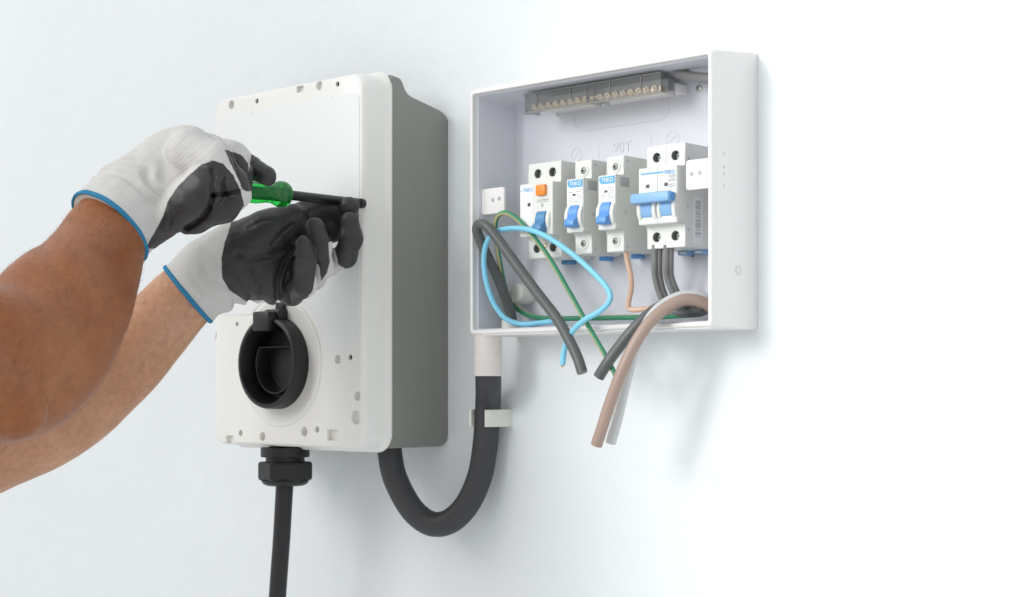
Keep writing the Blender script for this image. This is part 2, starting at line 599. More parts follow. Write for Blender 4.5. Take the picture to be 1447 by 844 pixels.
bm = bmesh.new()
loft(bm, [pr(0.0004, 0.0005, .002, .0052), pr(-.0004, -.002, .002, .0050), pr(0, -.052, .0025, .0006), pr(.0004, -.0585, .003), pr(.0012, -.0606, .003), pr(.0020, PY, .003),
          pr(.0034, PY, .002), pr(.0040, -.0606, .002), pr(.0042, -.056, .002)], cap0=True, cap1=False)
obj('enclosure_shell', bm, M['panel'], panel, 30)
bm = bmesh.new()
loft(bm, [pr(.0042, -.0560, .002), pr(.0052, -.0545, .002), pr(.0060, -.006, .003), pr(.0075, -.0035, .003)], cap0=False, cap1=True)
obj('inner_tray', bm, M['lav'], panel, 30)
YI = -.0035
# lid-line along the top and the bottom of the shell
for z in (PZ1, PZ0):
    s = 1 if z == PZ1 else -1
    b_ = newbox(PX0 + .004, PX1 - .004, -.0575, -.0560, min(z - s * .001, z + s * .0007), max(z - s * .001, z + s * .0007))
    obj('lid_ridge', b_, M['panel'], panel)
# knock-out marks and rings moulded in the side
for px, py in ((1025, 217), (1024, 236), (1024, 246), (1030, 262)):
    x, y = PX1, -.045
    p = at(px, py, -.046)
    b_ = bmesh.new()
    lathe(b_, (PX1 - .0008, -.046, p.z), (1, 0, 0), [(0, .0011), (.0012, .0011), (.0012, .0005), (.0009, .0004)], 12)
    obj('side_nub', b_, M['nub'], panel)
b_ = bmesh.new()
p = at(1045, 382, -.026)
lathe(b_, (PX1 - .0006, -.0265, p.z), (1, 0, 0), [(0, .0042), (.0011, .0040), (.0013, .0034), (.0011, .0026), (.0004, .0022)], 20)
obj('side_knockout', b_, M['nub'], panel)


def ring_path(pts, r, name, parent, material, closed=True):
    P = pts + [pts[0]] if closed else pts
    obj(name, tube(P, r, 1, 6, smooth_path=False), material, parent)


# moulded lines on the back of the tray
sl = rrect(at(812, 170, YI).x, at(945, 150, YI).x, at(945, 168, YI).z, at(945, 130, YI).z, .0098, 8)
ring_path([Vector((x, YI, z)) for x, z in sl], .00045, 'knockout_outline', panel, M['lav'])
for px, py, r in ((815, 219, .0058), (951, 196, .0062)):
    p = at(px, py, YI)
    ring_path([Vector((p.x + r * math.cos(k * .3142), YI, p.z + r * math.sin(k * .3142))) for k in range(20)], .00035, 'moulded_ring', panel, M['lav'])
    obj('moulded_stroke', tube([(p.x - .0035, YI, p.z - .003), (p.x + .0035, YI, p.z + .003)], .00035, 1, 6, False), M['lav'], panel)
for px in (846, 920):
    p = at(px, 214 if px < 900 else 203, YI)
    obj('moulded_stroke', tube([(p.x, YI, p.z - .005), (p.x, YI, p.z + .005)], .00035, 1, 6, False), M['lav'], panel)
p = at(866, 216, YI)
text_mesh('moulded_letters', '90T', (p.x, YI - .0003, p.z), .0125, M['lav'], panel, depth=.0002)


def screw_head(c, axis, r, name, material, parent, seg=20):
    b_ = bmesh.new()
    lathe(b_, c, axis, [(0, r), (.0006, r), (.0012, r * .82), (.0015, r * .5), (.0015, r * .3), (.0009, r * .22)], seg)
    return obj(name, b_, material, parent)


for px, py in ((789, 160), (988, 125), (746, 158), (979, 361)):
    p = at(px, py, YI)
    r = .0030 if py < 300 else .0014
    screw_head((p.x, YI + .0002, p.z), (0, -1, 0), r, 'tray_screw', M['steel'] if py < 300 else M['dark'], panel)

# white rail ends on either side wall
def tab(x0, x1, z0, z1, y, holes, notch):
    b_ = bmesh.new()
    rr_ = rrect(x0, x1, z0, z1, .0026, 5)
    loft(b_, [[(x, y + .0016, z) for x, z in rr_], [(x, y, z) for x, z in rr_], [(x * 1, y - .0005, z) for x, z in rrect(x0 + .0005, x1 - .0005, z0 + .0005, z1 - .0005, .0024, 5)]])
    o = obj('mounting_tab', b_, M['panel'], panel)
    for hx, hz in holes:
        h_ = bmesh.new()
        lathe(h_, (hx, y - .0003, hz), (0, -1, 0), [(0, .0018), (.0004, .0018), (.0005, .0014), (.0003, .0012)], 16)
        obj('rivet', h_, M['inkgrey'], o)
    s_ = newbox(notch[0], notch[1], y + .001, y + .016, z0 + .003, z1 - .003, .0008)
    obj('tab_bracket', s_, M['panel'], o)


zl0, zl1 = at(713, 301, -.05).z, at(713, 264, -.05).z
tab(PX0 + .0050, at(713, 280, -.05).x, zl0, zl1, -.05, [(at(697, 283, -.05).x, at(697, 283, -.05).z), (at(706, 281, -.05).x, at(706, 281, -.05).z)], (PX0 + .0045, PX0 + .0085))
zr0, zr1 = at(980, 268, -.055).z, at(985, 225, -.055).z
tab(at(969, 240, -.055).x, PX1 - .0042, zr0, zr1, -.0545, [(at(977.5, 246, -.055).x, at(977.5, 246, -.055).z), (at(989, 244.5, -.055).x, at(989, 244.5, -.055).z)], (PX1 - .0075, PX1 - .0042))
# rail
b_ = bmesh.new()
zc = H + .153
box(b_, PX0 + .030, PX1 - .008, -.0105, -.0095, zc - .0175, zc + .0175)
box(b_, PX0 + .030, PX1 - .008, -.0096, YI + .0004, zc - .0125, zc + .0125)
obj('mounting_rail', b_, M['steel'], panel)

# terminal block under the top edge
TX0, TXM, TX1 = .1312, .2035, .2762
TZ0, TZ1 = H + .2380, H + .2532
tb0 = obj('terminal_block', newbox(TX0 + .0015, TX1 - .0015, -.0335, -.0260, TZ0 + .0035, TZ1 - .002, .0008), M['pale_block'], panel)
obj('terminal_bar', newbox(TX0 + .004, TX1 - .004, -.0400, -.0330, TZ0 + .0012, TZ0 + .0068, .0005), M['brass'], tb0)
for k in range(17):
    if k == 8:
        continue
    x = TX0 + .0085 + (TX1 - TX0 - .0165) * k / 16
    b_ = bmesh.new()
    lathe(b_, (x, -.0398, TZ0 + .0046), (0, -1, 0), [(0, .0029), (.0020, .0029), (.0030, .0022), (.0030, .0009), (.0018, .0008)], 12)
    obj('terminal_screw', b_, M['brass'], tb0)
bm = bmesh.new()
th_ = .0009
box(bm, TX0, TX1, -.0450, -.0450 + th_, TZ0 - .0004, TZ1, .0003, 1)
obj('clear_cover', bm, M['smoke'], tb0)
obj('clear_cover', newbox(TX0, TX1, -.0440, -.0255, TZ1 - .0009, TZ1 + .0003), M['smoke'], tb0)
for x in (TX0, TXM - .004, TXM + .004, TX1 - th_):
    obj('cover_rib', newbox(x, x + th_, -.0456 if TX0 < x < TX1 - .01 else -.0445, -.0255, TZ0, TZ1 - .001), M['smoke'], tb0)
for x in (TX0 + .014, TXM - .021, TXM + .021, TX1 - .020):
    obj('cover_rib', newbox(x, x + .0006, -.0458, -.0448, TZ0 + .007, TZ1 - .0004), M['ribgrey'], tb0)
obj('cover_edge', newbox(TX0 - .0002, TX1 + .0002, -.0456, -.0446, TZ0 - .0008, TZ0 + .0001), M['ribgrey'], tb0)
obj('cover_edge', newbox(TX0 - .0002, TX1 + .0002, -.0456, -.0446, TZ1 - .0001, TZ1 + .0006), M['ribgrey'], tb0)
obj('block_foot', newbox(TX0 + .004, TX1 - .004, -.0262, YI + .0003, TZ0 + .004, TZ1 - .004, .0005), M['panel'], tb0)

# beige conduit adapter under the box and its lock-nut inside
A_ = at(689.5, 500, -.046)
bm = bmesh.new()
lathe(bm, (A_.x, -.046, PZ0 + .0005), (0, 0, -1), [(0, .0124), (.0168, .0121), (.0172, .0125), (.0345, .0124), (.0360, .0118), (.0360, .0095), (.030, .0092)], 24)
obj('conduit_adapter', bm, M['adapter'], panel, 25)
p = at(719, 440, -.030)
bm = bmesh.new()
lathe(bm, (p.x, -.022, p.z + .016), (0, 1, 0), [(0, .0080), (.002, .0090), (.008, .0092), (.0182, .0092)], 28)
obj('entry_grommet', bm, M['clip'], panel)
bm = bmesh.new()
lathe(bm, (p.x + .001, -.030, PZ0 + .004), (0, 0, 1), [(0, .0072), (.0085, .0072), (.0095, .0064)], 20)
obj('conduit_locknut', bm, M['clip'], panel)

# ------------------------------------------------------------------ breakers
YT, YN, YBK = -.047, -.058, -.009
BZ0, BZ1 = H + .1140, H + .1910
NZ0, NZ1 = H + .1310, H + .1750


def body_profile(z0, z1, n0, n1):
    return [(YBK, z0), (YT, z0), (YT, n0 - .0012), (YT - .0010, n0), (YN + .0006, n0), (YN, n0 + .0006), (YN, n1 - .0006), (YN + .0006, n1),
            (YT - .0010, n1), (YT, n1 + .0012), (YT, z1), (YBK, z1)]


def toggle(xa, xb, zc_, h, material, parent, down=True, proud=.0075):
    """rocker lever: a half drum with a paddle pointing down"""
    b_ = bmesh.new()
    R_ = h * .5
    pf = []
    for k in range(13):
        a = math.radians(90 + 180 * k / 12)
        pf.append((YN + .0035 + math.cos(a) * R_ * .72, zc_ + math.sin(a) * R_))
    if down:
        pf = pf[:7] + [(YN - .0030, zc_ - h * .10), (YN - proud, zc_ - h * .22), (YN - proud - .0006, zc_ - h * .42), (YN - proud + .0012, zc_ - h * .50), (YN + .0035, zc_ - h * .50)]
    loft(b_, [[(x, y, z) for y, z in pf] for x in (xa, xb)])
    bmesh.ops.bevel(b_, geom=list(b_.edges), offset=.00035, segments=1, affect='EDGES', clamp_overlap=True)
    return obj('toggle', b_, material, parent)


def print_lines(x0, x1, rows, parent, seedn):
    rnd = random.Random(seedn)
    b_ = bmesh.new()
    for z in rows:
        x = x0 + rnd.random() * (x1 - x0) * .2
        while x < x1 - .0004:
            w_ = rnd.uniform(.0005, .0022)
            hh_ = rnd.choice((.00022, .0003, .00036))
            box(b_, x, min(x + w_, x1), YN - .00022, YN + .0002, H + z - hh_, H + z + hh_)
            x += w_ + rnd.uniform(.0003, .0008)
    obj('fine_print', b_, M['inkprint'], parent, 0)


def plus_screw(x, z, parent, r=.0027):
    b_ = bmesh.new()
    lathe(b_, (x, YT + .0005, z), (0, -1, 0), [(0, r * 1.75), (.0011, r * 1.75), (.0014, r * 1.6), (.0014, r * 1.1), (.0004, r * 1.06)], 24)
    c = obj('screw_collar', b_, M['breaker'], parent)
    s = screw_head((x, YT - .0002, z), (0, -1, 0), r, 'terminal_screw', M['greenish'], parent)
    b_ = bmesh.new()
    box(b_, x - r * .62, x + r * .62, YT - .0022, YT - .001, z - r * .14, z + r * .14)
    box(b_, x - r * .14, x + r * .14, YT - .00215, YT - .001, z - r * .62, z + r * .62)
    obj('cross_slot', b_, M['dark'], s)


def terminal_hole(x, z, parent, r=.0041):
    b_ = bmesh.new()
    lathe(b_, (x, YT + .0062, z), (0, -1, 0), [(0, r * .96), (.0052, r), (.0063, r * 1.05)], 24, cap0=True, cap1=False)
    o = obj('terminal_hole', b_, M['hole'], parent)
    b_ = bmesh.new()
    lathe(b_, (x, YT + .0060, z), (0, -1, 0), [(0, r * .7), (.0014, r * .7), (.002, r * .5)], 16)
    obj('hole_screw', b_, M['greenish'], o)
    b_ = newbox(x - r * .6, x + r * .6, YT + .0036, YT + .0042, z - r * .1, z + r * .1)
    obj('screw_slot', b_, M['dark'], o)


def rail_clip(x, parent, w_=.0085, material='blue', z=H + .1140):
    b_ = bmesh.new()
    box(b_, x - w_ / 2, x + w_ / 2, -.0165, -.0075, z - .0034, z + .001, .0006)
    o = obj('rail_clip', b_, M[material], parent)
    return o


def drill(o, holes, r):
    cut_ = bmesh.new()
    for x, z in holes:
        lathe(cut_, (x, -.07, z), (0, 1, 0), [(0, r), (.07 + YT + .0062, r)], 24)
    boolean_cut(o, cut_)


def make_body(x0, x1, z0, z1, n0, n1, parent, nx0=None, nx1=None):
    b_ = bmesh.new()
    pf = body_profile(z0, z1, n0, n1)
    loft(b_, [[(x, y, z) for y, z in pf] for x in (x0, x1)])
    bmesh.ops.bevel(b_, geom=list(b_.edges), offset=.0004, segments=2, affect='EDGES', clamp_overlap=True)
    return obj('body', b_, M['breaker'], parent, 30)


def single_breaker(x0, label, seedn):
    w_ = .0178
    x1 = x0 + w_
    t = thing('circuit_breaker', (x0 + w_ / 2, YBK, BZ0), label, 'circuit breaker', 'breakers on the rail in the box')
    make_body(x0, x1, BZ0, BZ1, NZ0, NZ1, t)
    # label
    obj('label_sheet', newbox(x0 + .0009, x1 - .0006, YN - .0002, YN + .0003, H + .1545, NZ1 - .0010), M['label'], t)
    b_ = bmesh.new()
    zb0, zb1 = NZ1 - .0072, NZ1 - .0012
    prism(b_, [(x1 - .0007, zb0), (x1 - .0007, zb1), (x0 + .0022, zb1), (x0 + .0012, zb1 - .0010), (x0 + .0014, zb0 + .002), (x0 + .0034, zb0)], YN, YN - .00035)
    lb = obj('blue_label', b_, M['labelblue'], t)
    text_mesh('lettering', 'TNKO', (x0 + .0034, YN - .0004, zb0 + .0015), .0050, M['white_ink'], lb, sx=.86)
    obj('indicator_window', newbox(x0 + .0065, x0 + .0098, YN - .0003, YN, H + .1608, H + .1626), M['inkdark'], t)
    print_lines(x0 + .010, x1 - .0012, [.1655, .1640, .1618, .1600, .1580], t, seedn)
    print_lines(x0 + .002, x0 + .007, [.1640, .1590, .1577], t, seedn + 7)
    print_lines(x0 + .002, x1 - .0012, [.1562], t, seedn + 1)
    # recess cheeks round the lever
    for xa, xb in ((x0 - .0002, x0 + .0036), (x1 - .0040, x1 - .0003)):
        b_ = bmesh.new()
        pf = []
        for k in range(13):
            a = math.radians(78 + 204 * k / 12)
            pf.append((YN + .0045 + math.cos(a) * .0078, H + .1435 + math.sin(a) * .0110))
        loft(b_, [[(x, y, z) for y, z in pf] for x in (xa, xb)])
        bmesh.ops.bevel(b_, geom=list(b_.edges), offset=.0004, segments=2, affect='EDGES', clamp_overlap=True)
        obj('lever_cheek', b_, M['breaker'], t, 40)
    toggle(x0 + .0037, x1 - .0041, H + .1448, .0195, M['blue'], t)
    plus_screw(x0 + .0095, BZ1 - .0085, t)
    plus_screw(x0 + .0095, BZ0 + .0085, t)
    # dark tab on the side face
    p = Vector((x1, YT + .0055, H + .1695))
    b_ = newbox(x1 - .0004, x1 + .0004, -.0520, -.0405, H + .1660, H + .1735, .0003)
    obj('side_tab', b_, M['inkgrey'], t)
    for y, z in ((-.0425, BZ1 - .004), (-.0425, BZ0 + .004), (-.045, H + .146)):
        b_ = bmesh.new()
        lathe(b_, (x1 - .0003, y, z), (1, 0, 0), [(0, .0011), (.0005, .0011), (.0005, .0006), (.0001, .0005)], 12)
        obj('rivet', b_, M['inkgrey'], t)
    rail_clip(x0 + .0045, t)
    return t


single_breaker(.1895, 'narrow breaker with blue lever next to the one with the orange button', 11)
single_breaker(.2230, 'narrow breaker with blue lever and a peach wire below its terminal', 23)

# residual current breaker with the orange button
x0, x1 = .1378, .1744
rz0, rz1, rn0, rn1 = H + .1132, H + .1934, H + .1308, H + .1752
t = thing('circuit_breaker', ((x0 + x1) / 2, YBK, rz0), 'wide breaker with an orange test button above a dark blue lever', 'circuit breaker', 'breakers on the rail in the box')
bd = make_body(x0, x1, rz0, rz1, rn0, rn1, t)
hs = [(x0 + .0105, rz1 - .0088), (x0 + .0268, rz1 - .0088), (x0 + .0095, rz0 + .0085), (x0 + .0275, rz0 + .0085)]
drill(bd, hs, .0039)
for hx, hz in hs:
    terminal_hole(hx, hz, t, .0038)
screw_head((x0 + .0186, YT + .0002, rz0 + .0100), (0, -1, 0), .0022, 'terminal_screw', M['brass'], t)
obj('label_sheet', newbox(x0 + .0008, x0 + .0150, YN - .0003, YN + .0003, rn0 + .004, rn1 - .001), M['label'], t)
obj('test_button', newbox(x0 + .0200, x0 + .0300, YN - .0030, YN + .001, rn1 - .0112, rn1 - .0022, .0008), M['orange'], t)
text_mesh('lettering', 'TNKO', (x0 + .0036, YN - .0004, rn1 - .0068), .0046, M['labelblue'], t, sx=.84)
b_ = bmesh.new()
prism(b_, [(x0 + .0018, rn1 - .0064), (x0 + .0030, rn1 - .0058), (x0 + .0018, rn1 - .0048)], YN, YN - .0004)
obj('arrow_mark', b_, M['labelblue'], t)
obj('mark', newbox(x0 + .0090, x0 + .0122, YN - .0004, YN, H + .1560, H + .1590), M['inkdark'], t)
print_lines(x0 + .0025, x0 + .0142, [.1668, .1640, .1620, .1545, .1530, .1512, .1495, .1478, .1455, .1440, .1422], t, 5)
print_lines(x0 + .0185, x0 + .0330, [.1605, .1590], t, 9)
print_lines(x0 + .0240, x0 + .0262, [.1570, .1560, .1550], t, 10)
for xa, xb in ((x0 + .0165, x0 + .0192), (x0 + .0300, x0 + .0340)):
    b_ = bmesh.new()
    pf = [(YN + .0045 + math.cos(math.radians(78 + 204 * k / 12)) * .0068, H + .1430 + math.sin(math.radians(78 + 204 * k / 12)) * .0105) for k in range(13)]
    loft(b_, [[(x, y, z) for y, z in pf] for x in (xa, xb)])
    bmesh.ops.bevel(b_, geom=list(b_.edges), offset=.0004, segments=2, affect='EDGES', clamp_overlap=True)
    obj('lever_cheek', b_, M['breaker'], t, 40)
toggle(x0 + .0195, x0 + .0298, H + .1430, .0190, M['darkblue'], t)
rail_clip(x0 + .0150, t, .0095, 'darkblue', rz0)

# two pole main breaker
x0, x1 = .2642, .3016
mz0, mz1, mn0, mn1 = H + .1140, H + .1952, H + .1322, H + .1768
t = thing('circuit_breaker', ((x0 + x1) / 2, YBK, mz0), 'two pole breaker with a pale blue bar joining both levers', 'circuit breaker', 'breakers on the rail in the box')
bd = make_body(x0, x1, mz0, mz1, mn0, mn1, t)
hs = [(x0 + .0095, mz1 - .0092), (x0 + .0278, mz1 - .0092), (x0 + .0095, mz0 + .0090), (x0 + .0278, mz0 + .0090)]
drill(bd, hs, .0039)
for hx, hz in hs:
    terminal_hole(hx, hz, t, .0038)
xm = (x0 + x1) / 2
obj('pole_joint', newbox(xm - .00025, xm + .00025, YN - .00015, YN + .001, mn0 + .001, mn1 - .001), M['inkgrey'], t)
obj('pole_joint', newbox(xm - .00025, xm + .00025, YT - .00015, YT + .001, mn1 + .002, mz1 - .001), M['inkgrey'], t)
obj('blue_stripe', newbox(x0 + .0024, x0 + .0245, YN - .0003, YN + .0002, mn1 - .0052, mn1 - .0040), M['labelblue'], t)
text_mesh('lettering', 'TNKO', (x0 + .0250, YN - .0003, mn1 - .0066), .0046, M['labelblue'], t, sx=.80)
for xx in (x0 + .0075, x0 + .0255):
    obj('indicator_window', newbox(xx, xx + .0032, YN - .0003, YN, H + .1610, H + .1636), M['inkdark'], t)
print_lines(x0 + .0290, x1 - .0012, [.1690, .1678, .1660, .1648, .1620, .1605], t, 31)
print_lines(x0 + .0130, x1 - .0050, [.1572], t, 32)
for xa, xb in ((x0 - .0002, x0 + .0034), (x0 + .0142, x0 + .0180), (x0 + .0194, x0 + .0226), (x0 + .0336, x1 - .0003)):
    b_ = bmesh.new()
    pf = [(YN + .0045 + math.cos(math.radians(78 + 204 * k / 12)) * .0072, H + .1440 + math.sin(math.radians(78 + 204 * k / 12)) * .0105) for k in range(13)]
    loft(b_, [[(x, y, z) for y, z in pf] for x in (xa, xb)])
    bmesh.ops.bevel(b_, geom=list(b_.edges), offset=.0004, segments=2, affect='EDGES', clamp_overlap=True)
    obj('lever_cheek', b_, M['breaker'], t, 40)
for xa in (x0 + .0035, x0 + .0227):
    toggle(xa, xa + .0107, H + .1445, .0170, M['paleblue'], t, down=False)
b_ = newbox(x0 - .0012, x1 - .0010, YN - .0100, YN - .0005, H + .1482, H + .1560, .0014)
lb = obj('lever_bar', b_, M['paleblue'], t)
p_ = newbox(x1 - .0012, x1 - .0004, YN - .0085, YN - .0015, H + .1492, H + .1552, .0006)
obj('bar_end', p_, M['blue'], lb)
# barcode sticker on the side
st = obj('barcode_sticker', newbox(x1 - .0003, x1 + .0003, -.0360, -.0240, H + .1165, H + .1535), M['label'], t)
rnd = random.Random(3)
b_ = bmesh.new()
z = H + .1225
while z < H + .1505:
    h_ = rnd.choice((.0004, .0006, .0010))
    box(b_, x1 + .0002, x1 + .00045, -.0340, -.0272, z, z + h_)
    z += h_ + rnd.choice((.0006, .0009, .0014))
obj('barcode', b_, M['inkgrey'], st, 0)
for y, z in ((-.0425, mz1 - .012), (-.0440, H + .146), (-.0430, mz0 + .0135)):
    b_ = bmesh.new()
    lathe(b_, (x1 - .0003, y, z), (1, 0, 0), [(0, .0011), (.0005, .0011), (.0005, .0006), (.0001, .0005)], 12)
    obj('rivet', b_, M['inkgrey'], t)
for xx in (x0 + .0125, x0 + .0285):
    o = rail_clip(xx, t, .0105, 'paleblue', mz0)
    obj('clip_slot', newbox(xx - .0032, xx + .0032, -.0170, -.0160, mz0 - .0026, mz0 - .0012), M['label'], o)


# ------------------------------------------------------------------ loose wires
def wire(name, pts, r, material, label, stripe=None, twist=0.0, cut_end=True, squash=1.0, seg=16):
    bm = tube(pts, r, 10, seg, stripe=stripe, twist=twist, squash=squash)
    o = obj(name, bm, material, smooth=50)
    tag(o, label, 'wire')
    return o


wire('electric_cable', [at(724, 456, -.028), at(722, 446, -.030), at(715, 422, -.034), at(703, 392, -.042), at(690, 365, -.052), at(678, 338, -.062), at(674, 324, -.0665),
                        at(678, 317, -.069), at(688, 320, -.071), at(704, 339, -.0715), at(733, 379, -.0725), at(762, 418, -.075), at(788, 452, -.078), at(806, 484, -.080),
                        at(817, 508, -.081), at(823, 527, -.081)], .0044, M['w_dark'],
     'dark grey cable bent in a hairpin at the left wall of the box')
blue_wire = wire('electric_wire', [at(790, 453, -.036), at(765, 456, -.038), at(736, 458, -.042), at(713, 449, -.048), at(696, 425, -.054), at(686, 392, -.058), at(684, 362, -.0600),
                       at(689, 340, -.0610), at(701, 328, -.0625), at(722, 323, -.0640), at(748, 325, -.066), at(775, 336, -.0685), at(806, 357, -.071), at(835, 382, -.073),
                       at(857, 406, -.075), at(862, 423, -.0755), at(849, 439, -.0765), at(825, 453, -.0775), at(808, 470, -.078), at(798, 493, -.078), at(795, 516, -.078)], .0023, M['w_blue'],
     'light blue wire looping in front of the breakers')
e = at(795, 516, -.078)
b_ = bmesh.new()
lathe(b_, e + Vector((0, 0, .001)), (at(795, 516, -.078) - at(798, 493, -.078)), [(0, .0012), (.0022, .0012), (.0026, .0009)], 10)
obj('copper_core', b_, M['copper'], blue_wire)
wire('electric_wire', [at(722, 430, -.022), at(716, 415, -.026), at(709, 385, -.038), at(702, 345, -.050), at(700, 318, -.0555), at(704, 305, -.058), at(715, 301, -.0595), at(730, 309, -.0605), at(748, 328, -.0615),
                       at(775, 363, -.064), at(805, 414, -.067), at(833, 464, -.070), at(855, 502, -.0715), at(869, 529, -.072)], .0021, [M['w_green'], M['w_yellow']],
     'green and yellow striped wire arching up and hanging below the box', stripe=(7, 8, 9), twist=0.0)
wire('electric_wire', [at(718, 425, -.018), at(731, 436, -.020), at(748, 446, -.022), at(775, 450, -.022), at(815, 450, -.020), at(870, 449, -.019), at(925, 448, -.018), at(960, 446, -.017), at(990, 444, -.017)], .0023,
     [M['w_green'], M['w_yellow']], 'green and yellow wire running along the bottom inside the box', stripe=(9, 10, 11, 12), twist=.4)
wire('electric_wire', [at(883, 346, -.042), at(886, 365, -.038), at(891, 388, -.034), at(892, 408, -.032), at(888, 428, -.030), at(889, 436, -.029), at(897, 438, -.028), at(920, 436, -.026), at(950, 433, -.024),
                       at(975, 434, -.024), at(992, 437, -.024)], .0022, M['w_peach'], 'thin peach wire dropping from a narrow breaker')
for k, (xa, xb, ya) in enumerate(((925.5, 932, -.045), (932, 938, -.042), (942, 951, -.045), (948, 957, -.042))):
    wire('electric_wire', [at(xa, 346, ya), at(xa - .5, 372, ya + .002), at(xa + .5, 392, ya + .006), at(xb, 414, ya + .010), at(xb + 10, 432, ya + .013), at(xb + 28, 443, ya + .014), at(xb + 46, 441 - k, ya + .012),
                           at(xb + 62, 436 - k, ya + .010)], .0026, M['w_mid'],
         ['dark grey wire curving down from the two pole breaker, outermost by the peach wire', 'dark grey wire under the two pole breaker, second from the peach wire',
          'dark grey wire under the two pole breaker, third from the peach wire', 'dark grey wire under the two pole breaker, farthest from the peach wire'][k])
wire('electric_cable', [at(1010, 436, -.022), at(985, 427, -.030), at(962, 423, -.040), at(938, 431, -.052), at(915, 446, -.062), at(893, 468, -.069), at(872, 494, -.073), at(857, 515, -.076), at(846, 533, -.077)],
     .0046, M['w_dark'], 'dark grey cable bent down over the front edge below the two pole breaker')
wire('electric_cable', [at(1012, 430, -.030), at(992, 420, -.040), at(967, 418, -.050), at(942, 428, -.060), at(922, 446, -.0695), at(905, 476, -.074), at(892, 512, -.076), at(882, 550, -.077), at(873, 590, -.077), at(863, 626, -.076)],
     .0043, M['w_pale'], 'pale grey cable hanging behind the pinkish brown cable')
wire('electric_cable', [at(1014, 440, -.036), at(994, 428, -.046), at(968, 424, -.0570), at(942, 435, -.068), at(916, 458, -.079), at(895, 490, -.086), at(878, 527, -.0905), at(863, 567, -.0925), at(853, 598, -.0925), at(843, 629, -.091)],
     .0047, M['w_brown'], 'pinkish brown cable hanging over the front edge of the box')
wire('electric_cable', [at(955, 103, -.030), at(975, 108, -.030), at(990, 110, -.031), at(1010, 112, -.032)], .0042, M['w_mid'], 'short grey cable entering the end of the terminal block')

# ------------------------------------------------------------------ screwdriver, square to the cover
D0 = at(514, 288, YF)
dr = thing('screwdriver', (D0.x, -.30, D0.z - .012), 'screwdriver with a clear green handle and dark shaft driving into the cover', 'screwdriver')
bm = bmesh.new()
lathe(bm, (D0.x, YF - .0015, D0.z), (0, -1, 0), [(0, .0012), (.004, .0030), (.006, .0042), (.088, .0042)], 20)
obj('shaft', bm, M['shaft'], dr)
bm = bmesh.new()
seg = 48
yb = -.1915
prof = [(0, .0070, 0), (.0010, .0098, 0), (.004, .0110, 0), (.008, .0110, 0), (.012, .0098, .1), (.016, .0086, .3), (.021, .0084, .5), (.026, .0092, .9), (.032, .0102, 1), (.066, .0102, 1), (.078, .0100, .8), (.084, .0085, .2), (.087, .005, 0)]
rings = []
for s_, r_, fl in prof:
    ring = []
    for k in range(seg):
        a = 2 * math.pi * k / seg
        rr_ = r_ * (1 - .16 * fl * (0.5 + 0.5 * math.cos(6 * a)))
        ring.append((D0.x + math.cos(a) * rr_, yb - s_, D0.z + math.sin(a) * rr_))
    rings.append(ring)
loft(bm, rings)
obj('handle', bm, M['green'], dr, 40)
bm = bmesh.new()
lathe(bm, (D0.x, yb + .0002, D0.z), (0, -1, 0), [(0, .0040), (.050, .0040), (.052, .003)], 20)
obj('tang', bm, M['shaft'], dr)
sc = bmesh.new()
lathe(sc, (D0.x, YF + .001, D0.z), (0, -1, 0), [(0, .0025), (.0016, .0042), (.0050, .0044), (.0062, .0036), (.0062, .0014)], 20)
obj('screw', sc, M['shaft'], label='dark screw at the tip of the screwdriver on the cover edge', cat='screw')

# ------------------------------------------------------------------ the worker's arms and gloves
def seg_d(P, a, b, ra, rb):
    a, b = np.asarray(a, np.float32), np.asarray(b, np.float32)
    ba = b - a
    h = np.clip(((P - a) @ ba) / max(float(ba @ ba), 1e-12), 0, 1)
    d = P - a - h[..., None] * ba
    return np.sqrt((d * d).sum(-1)) - (ra + (rb - ra) * h)


def smin(a, b, k):
    h = np.maximum(k - np.abs(a - b), 0) / k
    return np.minimum(a, b) - h * h * k * 0.25


def chain_pts(ch, Z0):
    """(px, py, radius px, depth offset mm) -> world points and radii in metres"""
    out = []
    for px, py, r, dz in ch:
        Z = Z0 + dz * .001
        out.append((deep(px, py, Z), r * Z / F_PX))
    return out


def smooth_chain(ch, n=4):
    C = [np.array(c, float) for c in ch]
    Q = [2 * C[0] - C[1]] + C + [2 * C[-1] - C[-2]]
    out = []
    for i in range(1, len(Q) - 2):
        p0, p1, p2, p3 = Q[i - 1:i + 3]
        for k in range(n):
            t = k / n
            out.append(.5 * (2 * p1 + (p2 - p0) * t + (2 * p0 - 5 * p1 + 4 * p2 - p3) * t * t + (3 * p1 - p0 - 3 * p2 + p3) * t ** 3))
    return out + [C[-1]]


def chain_d(P, pts, k=.004):
    d = None
    for (a, ra), (b_, rb) in zip(pts[:-1], pts[1:]):
        s = seg_d(P, a, b_, ra, rb)
        d = s if d is None else smin(d, s, k)
    return d


